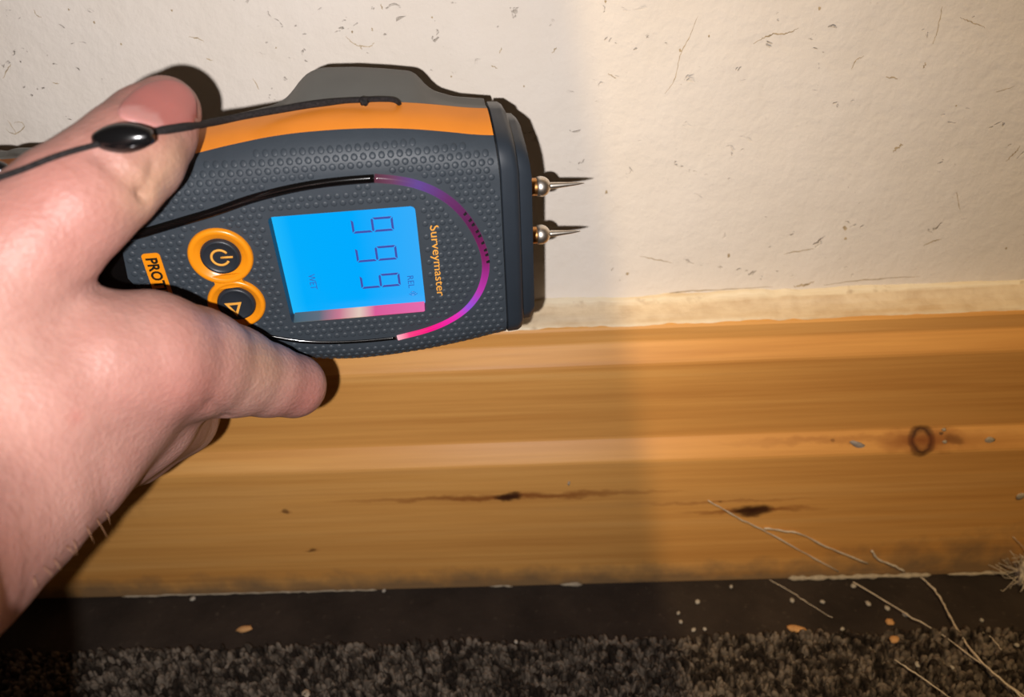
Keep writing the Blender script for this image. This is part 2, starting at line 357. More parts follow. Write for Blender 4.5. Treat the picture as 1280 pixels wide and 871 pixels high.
# ------------------------------------------------------------------ the moisture meter
me_root = bpy.data.objects.new('moisture_meter', None); COL.objects.link(me_root)
MD = Matrix([[DA[i], DV[i], DN[i], DO[i]*MM] for i in range(3)] + [[0, 0, 0, 1]])
me_root.matrix_world = MD; me_root.empty_display_size = .02
tag(me_root, 'grey and orange handheld damp meter with lit blue screen reading 999', 'moisture meter')
def trace(pts, wl):
    q = np.array([uv(x, y, wl) for x, y in pts]); q = q[np.argsort(q[:, 0])]; return q[:, 0], q[:, 1]
TOP = trace([(617, 170), (550, 163), (500, 160), (450, 160), (400, 163), (350, 168), (300, 178), (250, 190), (225, 197), (150, 213), (45, 231), (0, 236), (-100, 246), (-190, 254)], -5)
SEAM = trace([(607, 136), (560, 131), (500, 127), (440, 128), (400, 131), (350, 139), (300, 148), (262, 155), (150, 175), (45, 196), (0, 199), (-100, 208), (-190, 215)], -15)
GREY = trace([(612, 123), (570, 120), (545, 113), (533, 104), (525, 94), (515, 88), (480, 85), (440, 83), (400, 84), (385, 90), (375, 100), (365, 114), (355, 124), (340, 131), (300, 141), (262, 149), (150, 170), (60, 191), (52, 190), (45, 185), (15, 185), (8, 189), (4, 190), (0, 188), (-40, 188), (-100, 198), (-190, 205)], -31)
BOT = trace([(631, 411), (600, 420), (570, 427), (520, 437), (470, 444), (430, 447), (400, 446), (370, 443), (300, 432), (200, 415), (100, 400), (0, 388), (-100, 375), (-190, 365)], -6)
def sm(tab, u, r=2.5):
    return float(np.mean(np.interp(u+np.array([-r, -r/2, 0, r/2, r]), *tab)))
vt = lambda u: sm(TOP, u, 5); vb = lambda u: sm(BOT, u, 5); vsm = lambda u: sm(SEAM, u, 5); vg = lambda u: sm(GREY, u, .7)
ENDP = np.array([(uv(x, y, wl)[1], uv(x, y, wl)[0]) for x, y, wl in [(606, 124, -20), (610, 138, -15), (617, 170, -5), (624, 215, 0), (629, 270, 0), (632, 330, 0), (633, 380, 0), (631, 411, -6)]])
ENDP = ENDP[np.argsort(ENDP[:, 0])]; UE = 40.0
ue = lambda v: float(np.interp(v, ENDP[:, 0], ENDP[:, 1]))
def warp(u, v):
    s = min(1, max(0, (u-(UE-30))/30)); s = s*s*(3-2*s); return u+(ue(v)-UE)*s
def wf(u, v):
    t = vt(u)-v; b = v-vb(u); r = 0.0
    if t < 9: r -= 5*(1-max(t, 0)/9)**2.3
    if b < 8: r -= 6*(1-max(b, 0)/8)**2.6
    return r
US = [-112, -110] + list(np.arange(-106, 40, 1.2)) + [40.0]
tl = lambda u: min(1, (u+112.5)/10)**.5 if u < -102.5 else 1.0     # rounded tail
def sec_front(u):
    T, B = vt(u), vb(u); m = (T+B)/2; k_ = tl(u)
    ts = [0, .25, .6, 1.2, 2, 3, 4.5, 6.5, 9]; bs = [0, .2, .5, 1, 1.8, 2.8, 4, 6, 8]
    o = [(B+b, wf(u, B+b)) for b in bs] + [(T-t, wf(u, T-t)) for t in reversed(ts)] + [(T-1.5, -8.5), (B+1.5, -8.5)]
    return [(warp(u, v), m+(v-m)*k_, ww*(1 if u > -105 else .98)) for v, ww in o]
def sec_stripe(u, top):
    T, B = (vt(u), vsm(u)) if top else (vb(u), vb(u)-2.0); i = -1 if top else 1; m = (vt(u)+vb(u))/2; k_ = tl(u)
    w0 = -5.0 if top else -6.0
    o = [(T-i*-.0+i*0, w0), ((T*2+B)/3-i*.5, w0-2.6), ((T+2*B)/3-i*.4, w0-6), (B, -15), (B+i*3, -15), (T+i*3, w0)]
    return [(warp(u, v), m+(v-m)*k_, ww) for v, ww in o]
def sec_back(u):
    S, G, B = vsm(u), vg(u), vb(u)-2.0; m = (vt(u)+vb(u))/2; k_ = tl(u)
    o = [(S-.4, -15), (S*.65+G*.35, -18.5), (G-.5, -27.5), (G, -30.5), (G-.7, -33), (G-3, -35), (min(G-7, S-4), -36), (B+8, -36), (B+3, -33.5), (B+1, -27), (B+.4, -15)]
    return [(warp(u, v), m+(v-m)*k_, ww) for v, ww in o]
front = fix_normals(mesh('front_shell', *loft([sec_front(u) for u in US]), M_grey, me_root))
# screen recess
LU0, LU1, LV0, LV1 = -15.9, 19.1, -16.6, 14.4
def rrect(u0, u1, v0, v1, r, n=4):
    P = []
    for cx, cy, a0 in ((u1-r, v1-r, 0), (u0+r, v1-r, 90), (u0+r, v0+r, 180), (u1-r, v0+r, 270)):
        for i in range(n+1):
            a = math.radians(a0+90*i/n); P.append((cx+r*math.cos(a), cy+r*math.sin(a)))
    return P
def prism(P, w0, w1): return loft([[(x, y, w0) for x, y in P], [(x, y, w1) for x, y in P]])
cut = mesh('cutter', *prism(rrect(LU0, LU1, LV0, LV1, 1.2), -7.0, 4.0), None, None, smooth=False); fix_normals(cut); cut.matrix_world = MD
md = front.modifiers.new('recess', 'BOOLEAN'); md.operation = 'DIFFERENCE'; md.object = cut; md.solver = 'EXACT'
bpy.context.view_layer.update(); dg = bpy.context.evaluated_depsgraph_get()
nm = bpy.data.meshes.new_from_object(front.evaluated_get(dg)); front.modifiers.clear(); front.data = nm; nm.name = 'front_shell'
bpy.data.objects.remove(cut)
nm.polygons.foreach_set('use_smooth', [True]*len(nm.polygons)); nm.set_sharp_from_angle(angle=math.radians(35))
tag(front, 'dark grey dimpled front shell')
for top in (True, False):
    o = fix_normals(mesh('side_stripe', *loft([sec_stripe(u, top) for u in US]), M_orange, me_root)); o.data.set_sharp_from_angle(angle=math.radians(60)); tag(o, 'orange rubber stripe along the side')
bk = fix_normals(mesh('back_shell', *loft([sec_back(u) for u in US]), M_back, me_root)); bk.data.set_sharp_from_angle(angle=math.radians(50)); tag(bk, 'mid grey back housing with raised hump')
# end cap and end plate
def outline(s=1.0):
    u = UE; T, S, G, B = vt(u), vsm(u), vg(u), vb(u)
    o = [(B+6, -.4), (B+2.5, -1.9), (B, -6), (B-2, -15), (B-1.4, -27), (B+2, -34.5), (G-4, -34.5), (G-.5, -30), (S-.2, -15), (T+.6, -6), (T-.8, -3.2), (T-3, -1.2), (T-7, -.3)]
    m = (T+B)/2
    return [(m+(v-m)*s, -17+(x+17)*s) for v, x in o]
def capsec(off, s, bul=0.0):
    P = outline(s); hw = 30.0
    return [(ue(v)+off+bul*(1-(v/hw)**2), v, x) for v, x in P]
gapo = fix_normals(mesh('end_gap', *loft([capsec(-.6, .97), capsec(.7, .97)]), M_gap, me_root, smooth=False))
cap = fix_normals(mesh('end_cap', *loft([capsec(.35, .985), capsec(.6, 1.0), capsec(3.2, .995, .2), capsec(4.2, .97, .4), capsec(4.6, .93, .5)]), M_cap, me_root)); cap.data.set_sharp_from_angle(angle=math.radians(40)); tag(cap, 'slate grey end cap')
plate = fix_normals(mesh('end_plate', *loft([capsec(4.0, .90, .5), capsec(6.2, .89, 1.0), capsec(7.2, .85, 1.3)]), M_cap, me_root)); plate.data.set_sharp_from_angle(angle=math.radians(40)); tag(plate, 'dark plate carrying the pins')
# pins: axis along +u
def axial(profl, u0, v0, w0, seg=24):
    secs = [[(u0+h, v0+r*math.cos(2*math.pi*j/seg), w0+r*math.sin(2*math.pi*j/seg)) for j in range(seg)] for r, h in profl]
    return loft(secs)
for bx, by, tx, ty in ((676, 233, 731, 228), (676, 293, 726, 287)):
    wl = -15.0; u0, v0 = uv(bx, by, wl); u1, v1 = uv(tx, ty, wl); L = u1-u0
    pin = fix_normals(mesh('pin', *axial([(.95, 0), (.9, 3.0), (.75, L*.45), (.42, L*.8), (.12, L-.3), (.02, L)], u0, v0, wl), M_steel, me_root)); tag(pin, 'sharp metal measuring pin')
    dome = [(2.3, -1.2), (2.65, -.9), (2.7, 0)] + [(2.7*math.cos(a), 2.6*math.sin(a)) for a in np.linspace(.12, 1.2, 9)] + [(.85, 2.6)]
    fix_normals(mesh('pin_nut', *axial(dome, u0, v0, wl), M_steel, pin))
    tag(fix_normals(mesh('pin_collar', *axial([(2.35, -4.0), (2.35, -1.0)], u0, v0, wl), M_brass, pin, angle=40)), 'brass collar')
# black groove and light pipe set into the face
def facepath(px, n=8, lift=0.0, d=-1):
    q = smooth_path([uv(x, y, 0) for x, y in px], n); return np.array([(u, v, wf(u, v)+lift) for u, v in q])
g1 = facepath([(468, 223), (430, 226), (390, 231), (350, 239), (310, 250), (270, 264), (230, 276), (190, 288), (150, 300), (125, 309), (95, 320)], 6, -.35)
g2 = facepath([(496, 422.5), (460, 426), (420, 428), (380, 427), (340, 421), (300, 412), (250, 398), (200, 383), (150, 368), (110, 356)], 6, -.3)
o = mesh('groove_trim', *tube(g1, np.linspace(1.2, 1.25, len(g1)), 10), M_black, me_root); tag(o, 'glossy black groove')
o = mesh('groove_trim', *tube(g2, np.linspace(.62, .75, len(g2)), 10), M_black, me_root); tag(o, 'glossy black groove')
tip = [(158, 303), (152, 309), (160, 348), (178, 366), (172, 376), (120, 362), (95, 345), (95, 318), (120, 307)]
q = [uv(x, y) for x, y in tip]; o = fix_normals(mesh('tip_inlay', *prism(q, -.4, .12), M_black, me_root, smooth=False)); tag(o, 'glossy black inlay at the narrow end')
pp = facepath([(468, 222.5), (495, 225), (520, 230), (545, 240), (567, 255), (585, 275), (598, 297), (606, 320), (606.5, 342), (599, 365), (584, 385), (563, 400), (535, 412), (497, 422)], 8, -.15)
rad = np.interp(np.linspace(0, 1, len(pp)), [0, .3, .6, .8, 1], [1.15, 1.1, 1.0, .8, .85])
pipe = mesh('light_pipe', *tube(pp, rad, 12), M_pipe, me_root); tag(pipe, 'clear curved light pipe glowing purple to hot pink')
ca = pipe.data.color_attributes.new('glow', 'FLOAT_COLOR', 'POINT')
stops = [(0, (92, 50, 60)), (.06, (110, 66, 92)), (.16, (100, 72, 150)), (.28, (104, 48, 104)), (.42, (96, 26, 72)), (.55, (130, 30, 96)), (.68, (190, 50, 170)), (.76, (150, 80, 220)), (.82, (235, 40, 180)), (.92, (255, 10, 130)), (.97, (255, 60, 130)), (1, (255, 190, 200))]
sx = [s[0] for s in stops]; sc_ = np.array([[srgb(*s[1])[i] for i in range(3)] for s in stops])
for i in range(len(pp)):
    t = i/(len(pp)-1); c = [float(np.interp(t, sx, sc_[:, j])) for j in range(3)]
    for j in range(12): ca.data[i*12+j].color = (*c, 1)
# dark internal ridges seen through the pipe
for t in np.linspace(.36, .56, 9):
    i = int(t*(len(pp)-1)); p = pp[i]; tg = pp[i+1]-pp[i-1]; tg /= np.linalg.norm(tg); nn_ = np.array([-tg[1], tg[0], 0])
    a = p+nn_*.15-tg*.28; b = p+nn_*.95-tg*.28; c = p+nn_*.95+tg*.28; d_ = p+nn_*.15+tg*.28
    mesh('pipe_rib', *prism([(x[0], x[1]) for x in (a, b, c, d_)], p[2]+.6, p[2]+1.12), M_gap, pipe, smooth=False)
# screen
scr = mesh('lcd_screen', *prism(rrect(LU0+.05, LU1-.05, LV0+.05, LV1-.05, 1.0), -6.9, -3.9), M_lcd, me_root, smooth=False); fix_normals(scr); tag(scr, 'backlit blue liquid crystal screen')
V = [(LU0+.4, LV0+.1, -3.9), (LU1-.4, LV0+.1, -3.9), (LU1-.4, LV0+.1, -.25), (LU0+.4, LV0+.1, -.25), (LU0+.4, LV0+.9, -3.9), (LU1-.4, LV0+.9, -3.9), (LU1-.4, LV0+.35, -.25), (LU0+.4, LV0+.35, -.25)]
edge = fix_normals(mesh('screen_edge', V, [(0, 1, 2, 3), (4, 7, 6, 5), (0, 4, 5, 1), (1, 5, 6, 2), (2, 6, 7, 3), (3, 7, 4, 0)], M_edge, me_root, smooth=False)); tag(edge, 'clear lower edge of the screen glowing pink')
WS = -3.85
def scr_uv(px, py): return uv(px, py, WS)
def seg_poly(P, w0=WS, th=.06): return prism(P, w0-.05, w0+th)
def digit(c0, c1):   # c0 = px of top-left corner (reading), c1 = bottom-right corner
    u1, v1 = c0; u0, v0 = c1; um = (u0+u1)/2; t = .55; g = .22
    lx, rx = v1, v0     # reading left = high v, right = low v
    def hseg(u, s):     # bar across the reading width at height u; s: which side bevels
        if s == 0: return [(u, lx-g), (u+t/2, lx-t*.6-g), (u+t/2, rx+t*.6+g), (u, rx+g), (u-t/2, rx+t*.6+g), (u-t/2, lx-t*.6-g)]
        return [(u, lx-g), (u, rx+g), (u-s*t, rx+t+g), (u-s*t, lx-t-g)]
    def vseg(v, s, ua, ub):
        return [(ua+g, v), (ub-g, v), (ub-g-t*.9, v-s*t), (ua+g+t*.9, v-s*t)]
    ps = [hseg(u1, 1), hseg(um, 0), hseg(u0, -1), vseg(lx, 1, um, u1), vseg(rx, -1, um, u1), vseg(rx, -1, u0, um)]
    return merge([seg_poly(p) for p in ps])
for (x0, y0), (x1, y1) in (((490.5, 270), (441, 292)), ((495, 306), (446.5, 328)), ((499, 340.5), (452, 361))):
    a = scr_uv(x0, y0); b = scr_uv(x1, y1)
    d = fix_normals(mesh('digit', *digit(a, b), M_seg, scr, smooth=False)); tag(d, 'dark segmented figure 9')
def text(name, s, mat, parent, u_base, v_start, height, length, w0, th, slant=0.0, bold=0.0):
    cu = bpy.data.curves.new(name, 'FONT'); cu.body = s; cu.extrude = .01; cu.offset = bold; cu.resolution_u = 3
    ob = bpy.data.objects.new(name, cu); COL.objects.link(ob); bpy.context.view_layer.update()
    m = bpy.data.meshes.new_from_object(ob.evaluated_get(bpy.context.evaluated_depsgraph_get())); bpy.data.objects.remove(ob)
    P = np.array([v.co[:] for v in m.vertices]); mn, mx = P.min(0), P.max(0)
    X = (P[:, 0]-mn[0])/(mx[0]-mn[0])*length; Yb = P[:, 1]/.7*height; Zz = w0+(P[:, 2]-mn[2])/(mx[2]-mn[2])*th
    for i, v in enumerate(m.vertices): v.co = ((u_base+Yb[i]+slant*X[i])*MM, (v_start-X[i])*MM, Zz[i]*MM)
    m.name = name; m.materials.clear(); m.materials.append(mat)
    o = bpy.data.objects.new(name, m); COL.objects.link(o); o.parent = parent; return o
a = scr_uv(385, 343); b = scr_uv(388, 362); text('screen_lettering', 'WET', M_segf, scr, a[0], a[1], 1.7, a[1]-b[1], WS, .05)
a = scr_uv(509, 345); b = scr_uv(512, 360); text('screen_lettering', 'REL', M_segf, scr, a[0], a[1], 1.6, a[1]-b[1], WS, .05)
arcs = []
for i, r in enumerate((.5, 1.0, 1.5)):
    c = scr_uv(516, 361.5); pts = [(c[0]+r*math.sin(t)*1.0, c[1]-.3-r*math.cos(t), WS+.02) for t in np.linspace(-.8, .8, 7)]
    arcs.append(tube(pts, .1, 5))
mesh('screen_lettering', *merge(arcs), M_segf, scr)
a = uv(537.5, 282); b = uv(547, 370); o = text('model_lettering', 'Surveymaster', M_ink, me_root, a[0], a[1], 2.15, a[1]-b[1], 0.0, .08, (b[0]-a[0])/(a[1]-b[1])*.5, .004); tag(o, 'thin orange lettering')
# brand plate
a = uv(175.5, 317); b = uv(198.5, 314.5); c = uv(222, 372); PL = (a[0], b[0]); pv1 = b[1]-.2; pv0 = pv1-22
bp = fix_normals(mesh('brand_plate', *prism(rrect(PL[0], PL[1], pv0, pv1, .9), -.1, .18), M_bezel, me_root, smooth=False)); tag(bp, 'orange plate with black lettering')
text('brand_lettering', 'PROTIMETER', M_inkb, bp, PL[0]+.85, pv1-1.3, (PL[1]-PL[0])-1.75, 19.4, .18, .06, 0, .03)
# buttons in their double orange surround
pc = uv(276, 320); ac = uv(296, 378.5)
def ring(): return lathe([(7.7, -.2), (7.65, .5), (7.3, .95), (6.7, 1.0), (6.2, .8), (5.5, .35), (4.9, .15), (4.7, -.2)], 48, cap=False)
def arr(c, vf): return shift(vf, c[0], c[1])
mid = ((pc[0]+ac[0])/2, (pc[1]+ac[1])/2); dx = np.array(ac)-np.array(pc); L = np.linalg.norm(dx); e = dx/L; pn = np.array([-e[1], e[0]])
R2 = 7.0
br = []
for t in np.linspace(-1, 1, 9):
    br.append((mid[0]+e[0]*t*1.9+pn[0]*(3.4+1.5*t*t), mid[1]+e[1]*t*1.9+pn[1]*(3.4+1.5*t*t)))
for t in np.linspace(1, -1, 9):
    br.append((mid[0]+e[0]*t*1.9-pn[0]*(3.4+1.5*t*t), mid[1]+e[1]*t*1.9-pn[1]*(3.4+1.5*t*t)))
ring2 = lathe([(7.1, -.2), (7.05, .5), (6.7, .95), (6.2, 1.0), (5.8, .8), (5.3, .35), (4.8, .15), (4.6, -.2)], 48, cap=False)
bz = fix_normals(mesh('button_bezel', *merge([arr(pc, ring()), arr(ac, ring2), prism(br, -.2, .78)]), M_bezel, me_root, angle=50)); tag(bz, 'orange figure-eight surround')
ic = [(1.0, 0), (0, 1)]
for c, kind in ((pc, 'power'), (ac, 'tri')):
    bt = fix_normals(mesh('button', *arr(c, lathe([(4.75, -.2), (4.7, .5), (4.45, .95), (4.0, 1.05), (3.85, .95), (3.6, .78), (1.5, .85), (.3, .86)], 40)), M_button, me_root, angle=60)); tag(bt, 'round dark power button' if kind == 'power' else 'round dark button with triangle')
    z0 = .80
    if kind == 'power':
        pts = [(c[0]+2.05*math.cos(t), c[1]+2.05*math.sin(t), z0+.05) for t in np.linspace(.55, 2*math.pi-.55, 30)]
        bar = [(c[0]+.1, c[1], z0+.07), (c[0]+3.0, c[1]-.05, z0+.07)]
        tag(mesh('button_icon', *merge([tube(pts, .34, 6, flat=.4), tube(bar, .32, 6, flat=.4)]), M_ink, bt), 'orange power symbol')
    else:
        tr = [(c[0]-1.5, c[1]+1.7), (c[0]-1.5, c[1]-1.7), (c[0]+1.6, c[1])]
        tr = [uv(x, y) for x, y in ((281, 377), (302.5, 375), (297.5, 393))]
        m3 = np.mean(tr, axis=0)
        inn = [tuple(m3+(np.array(p)-m3)*.52) for p in tr]; V = [(x, y, z0) for x, y in tr+inn]+[(x, y, z0+.12) for x, y in tr+inn]
        Fc = []
        for i in range(3):
            j = (i+1) % 3; Fc += [(6+i, 6+j, 9+j, 9+i), (i, j, 6+j, 6+i), (3+i, 9+i, 9+j, 3+j)]
        tag(fix_normals(mesh('button_icon', V, Fc, M_ink, bt, smooth=False)), 'orange triangle symbol')
# raised grip dots
V, Fc = [], []
def near_path(u, v, P, r): return np.min((P[:, 0]-u)**2+(P[:, 1]-v)**2) < r*r
row = 0; v = -32.5
TIPU, TIPV = uv(160, 335)[0]+.6, uv(150, 303)[1]
while v < 33:
    u = -66 + (1.05 if row % 2 else 0)
    while u < 40:
        ok = vb(u)+.8 < v < vt(u)-2.2 and u < warp(UE, v)-1.0
        ok = ok and not (LU0-1.2 < u < LU1+1.2 and LV0-1.2 < v < LV1+1.2)
        ok = ok and not (PL[0]-.9 < u < PL[1]+.9 and pv0 < v < pv1+.8)
        ok = ok and (u-pc[0])**2+(v-pc[1])**2 > 8.5**2 and (u-ac[0])**2+(v-ac[1])**2 > 8**2
        ok = ok and not (near_path(u, v, g1, 2.0) or near_path(u, v, g2, 1.5) or near_path(u, v, pp, 2.0))
        ok = ok and not (u < TIPU and v < TIPV)
        ok = ok and not (uv(536, 282)[0]-.3 < u < uv(552, 370)[0]+.4 and uv(547, 371)[1] < v < uv(537, 281)[1])
        if ok:
            o = len(V); w0 = wf(u, v)
            for rr, h in ((.84, -.05), (.70, .13), (.36, .21)):
                for j in range(8):
                    t = j*math.pi/4; uu, vv = u+rr*math.cos(t), v+rr*math.sin(t); V.append((uu, vv, wf(uu, vv)+h))
            for i in range(2):
                for j in range(8): Fc.append((o+i*8+j, o+i*8+(j+1) % 8, o+i*8+8+(j+1) % 8, o+i*8+8+j))
            Fc.append(tuple(o+16+j for j in range(8)))
        u += 2.1
    v += 1.82; row += 1
dots = mesh('grip_dots', V, Fc, M_grey, front); tag(dots, kind='stuff')
# ------------------------------------------------------------------ the hand
# centre-line points (px, py, depth, radius mm) of bones; grown into one skin by a smooth distance field
def cs(p):
    z = p[2]; return np.array([(p[0]-CX)/F*z, -(p[1]-CY)/F*z, z]), p[3]
chains = {
 'thumb': (5.0, [(207, 138.5, 168, 7.15), (188, 163, 165, 9.0), (164, 193, 160, 10.0), (130, 224, 156, 10.4), (90, 255, 153, 11.2), (38, 302, 151, 12.4), (-30, 375, 150, 16.5), (-90, 465, 147, 20)]),
 'index': (3.5, [(367, 482, 207, 7.8), (335, 475, 200, 9.0), (290, 464, 191, 10.8), (240, 453, 180, 12.5), (185, 447, 169, 14.0), (120, 458, 163, 15.5), (20, 505, 155, 19), (-80, 560, 147, 22)]),
 'indexb': (3.0, [(367, 482, 207, 7.8), (354, 468, 230, 7.6), (330, 440, 250, 7.0), (290, 400, 261, 6.4), (250, 372, 262, 5.8)]),
 'middle': (3.0, [(120, 515, 171, 13.0), (180, 522, 188, 11.6), (224, 524, 216, 9.7), (234, 520, 236, 8.8), (240, 470, 258, 7.0), (215, 410, 262, 6.3)]),
 'ring': (3.5, [(60, 560, 164, 14.5), (120, 562, 184, 11.6), (168, 562, 214, 9.3), (166, 520, 250, 7.5), (150, 440, 260, 6.3)]),
 'pinky': (3.5, [(40, 610, 165, 12.5), (80, 620, 188, 9.3), (105, 600, 224, 7.7), (105, 530, 250, 6.5)]),
 'palm': (10.0, [(130, 500, 169, 14.4), (60, 560, 162, 17.3), (-30, 610, 151, 21.5), (-120, 665, 138, 23.4), (-205, 728, 120, 23), (-312, 800, 101, 26), (-462, 950, 80, 30), (-620, 1100, 62, 30)]),
 'web': (6.0, [(15, 345, 155, 9.5), (30, 400, 158, 11.5), (85, 447, 163, 13)]),
}
lo = np.array([-146, -95, 28.0]); hi = np.array([-42, 66, 275.0]); VX = 1.0
G = [np.arange(lo[i], hi[i], VX, dtype=np.float32) for i in range(3)]
XX, YY, ZZ = np.meshgrid(*G, indexing='ij')
def rcone(a, ra, b, rb):
    ba = b-a; L2 = float(ba @ ba)
    h = ((XX-a[0])*ba[0]+(YY-a[1])*ba[1]+(ZZ-a[2])*ba[2])/L2; np.clip(h, 0, 1, out=h)
    return np.sqrt((XX-a[0]-ba[0]*h)**2+(YY-a[1]-ba[1]*h)**2+(ZZ-a[2]-ba[2]*h)**2)-(ra+(rb-ra)*h)
def smin(a, b, kk):
    h = np.clip(.5+.5*(b-a)/kk, 0, 1); return b+(a-b)*h-kk*h*(1-h)
fields = {}
for nm_, (kk, pts) in chains.items():
    d = None; q = [cs(p) for p in pts]
    for (a_, ra), (b_, rb) in zip(q[:-1], q[1:]):
        e_ = rcone(a_, ra, b_, rb); d = e_ if d is None else smin(d, e_, 2.0)
    fields[nm_] = d
D = smin(fields['palm'], fields['web'], 5)
D = smin(D, fields['thumb'], 5); D = smin(D, fields['index'], 4); D = smin(D, fields['indexb'], 2.5)
for nm_ in ('middle', 'ring', 'pinky'): D = smin(D, fields[nm_], 7.0)
def surface_nets(D):
    S = D < 0; nx, ny, nz = D.shape
    c = np.zeros((nx-1, ny-1, nz-1), np.int8)
    off = [(i, j, l) for i in (0, 1) for j in (0, 1) for l in (0, 1)]
    for i, j, l in off: c += S[i:nx-1+i, j:ny-1+j, l:nz-1+l]
    act = np.argwhere((c > 0) & (c < 8)); idx = -np.ones(c.shape, np.int64); idx[tuple(act.T)] = np.arange(len(act))
    acc = np.zeros((len(act), 3)); cnt = np.zeros(len(act))
    for a in off:
        for ax_ in range(3):
            if a[ax_]: continue
            b = list(a); b[ax_] = 1
            da = D[act[:, 0]+a[0], act[:, 1]+a[1], act[:, 2]+a[2]]; db = D[act[:, 0]+b[0], act[:, 1]+b[1], act[:, 2]+b[2]]
            m = (da < 0) != (db < 0); t = np.where(m, da/(da-db+1e-12), 0)
            p = np.tile(np.array(a, float), (len(act), 1)); p[:, ax_] += t
            acc[m] += p[m]; cnt[m] += 1
    V = act+acc/cnt[:, None]
    Fq = []
    for ax_ in range(3):
        s1 = [slice(None)]*3; s2 = [slice(None)]*3; s1[ax_] = slice(0, -1); s2[ax_] = slice(1, None)
        A_, B_ = S[tuple(s1)], S[tuple(s2)]; e = np.argwhere(A_ != B_); o1, o2 = [(1, 2), (2, 0), (0, 1)][ax_]
        e = e[(e[:, o1] > 0) & (e[:, o2] > 0) & (e[:, o1] < D.shape[o1]-1) & (e[:, o2] < D.shape[o2]-1)]
        ins = A_[tuple(e.T)]
        def at_(d1, d2):
            q = e.copy(); q[:, o1] += d1; q[:, o2] += d2; return idx[tuple(q.T)]
        q = np.stack([at_(-1, -1), at_(0, -1), at_(0, 0), at_(-1, 0)], 1)
        q[~ins] = q[~ins][:, ::-1]; Fq.append(q)
    return V, np.vstack(Fq)
HV, HF = surface_nets(D); HV = lo+HV*VX
# creases and soft folds: polylines measured on the near surface
HW = np.array([HV[:, 0], HV[:, 1], -HV[:, 2]]).T            # camera axes (right, up, back)
bvh = BVHTree.FromPolygons([tuple(p) for p in HW], [tuple(int(i) for i in f) for f in HF])
def on_hand(px, py):
    h = bvh.ray_cast(Vector((0, 0, 0)), Vector(((px-CX)/F, -(py-CY)/F, -1)).normalized())
    return (np.array(h[0]), np.array(h[1])) if h[0] is not None else (None, None)
disp = np.zeros(len(HW))
def fold(pts, depth, sig):
    P = [on_hand(*p)[0] for p in smooth_path(pts, 6)]; P = np.array([p for p in P if p is not None])
    if len(P) < 2: return
    mn = P.min(0)-4*sig; mx = P.max(0)+4*sig; sel = np.where(((HW > mn) & (HW < mx)).all(1))[0]
    d2 = np.min(((HW[sel][:, None, :]-P[None])**2).sum(2), 1); disp[sel] += depth*np.exp(-d2/sig**2)
fold([(118, 192), (140, 212), (165, 232), (186, 250)], -.9, 1.2)
fold([(128, 186), (150, 205), (172, 226), (180, 244)], -.6, 1.0)
fold([(192, 205), (186, 230), (180, 248)], -.6, 1.0)
fold([(283, 521), (272, 510), (262, 503)], -.6, 1.3)
fold([(150, 430), (200, 405), (250, 400), (300, 415)], .5, 5.0)
fold([(125, 362), (100, 352), (85, 345)], -.5, 2.0)
NRM = np.zeros_like(HW)
fn = np.cross(HW[HF[:, 2]]-HW[HF[:, 0]], HW[HF[:, 3]]-HW[HF[:, 1]])
for j in range(4): np.add.at(NRM, HF[:, j], fn)
NRM /= np.linalg.norm(NRM, axis=1)[:, None]+1e-9
if NRM[np.argmax(HW[:, 0])][0] < 0: NRM = -NRM; HF = HF[:, ::-1]
HW2 = HW+NRM*disp[:, None]
WV = CAM + HW2 @ RC.T
hand = mesh('person', WV, HF, M_skin)
tag(hand, 'bare hand and wrist gripping the damp meter, thumb along its top edge', 'person')
def attr(name, vals):
    at_ = hand.data.attributes.new(name, 'FLOAT', 'POINT'); at_.data.foreach_set('value', vals.astype(np.float32))
def blob(px, py, r):
    p = on_hand(px, py)[0]; return np.exp(-((HW-p)**2).sum(1)/r**2) if p is not None else 0
red = np.clip(.55*blob(205, 120, 9)+.5*blob(385, 500, 8)+.35*blob(185, 158, 4)+.35*blob(70, 250, 14)+.3*blob(250, 500, 10)+.3*blob(10, 700, 16)+.2*blob(180, 480, 14)+.35*blob(95, 521, 1.3), 0, .8)
pale = np.clip(.6*blob(190, 240, 7)+.5*blob(330, 440, 9)+.4*blob(225, 195, 6)+.3*blob(262, 545, 7), 0, .8)
attr('red', red); attr('pale', pale)
# thumbnail: a thin curved plate following the thumb
NO = smooth_path([(146, 139), (152, 128), (170, 112), (190, 102), (212, 99), (232, 106), (244, 121), (247, 140), (243, 154), (228, 158), (205, 160), (185, 158), (165, 154), (150, 147), (146, 139)], 5)[:-1]
cen = np.array([200.0, 132.0]); rings = []; lun = []
for f in (1.0, .97, .9, .75, .55, .3, .05):
    r_ = []
    for p in NO:
        q = cen+(p-cen)*f; s_, nrm = on_hand(q[0], q[1])
        if s_ is None: s_, nrm = on_hand(*(cen+(p-cen)*f*.93))
        if nrm @ np.array([0, 0, 1]) < 0: nrm = -nrm
        h = -.25 if f == 1.0 else (.22 if f > .95 else .42)
        r_.append(CAM+RC @ (s_+nrm*h)); dl = (q[0]-150)/1.0-(q[1]-120)*-.4
        lun.append(float(np.clip((1-math.hypot((q[0]-165)/42, (q[1]-165)/33))*9, 0, 1)))
    rings.append(r_)
V_, F_ = loft(rings, caps=False); nF = len(NO); F_.append(tuple((len(rings)-1)*nF+j for j in range(nF)))
nail = fix_normals(mesh('thumbnail', V_, F_, M_nail, hand)); tag(nail, 'short pink thumbnail with pale half moon')
la = nail.data.attributes.new('lunula', 'FLOAT', 'POINT'); la.data.foreach_set('value', np.array(lun, np.float32))
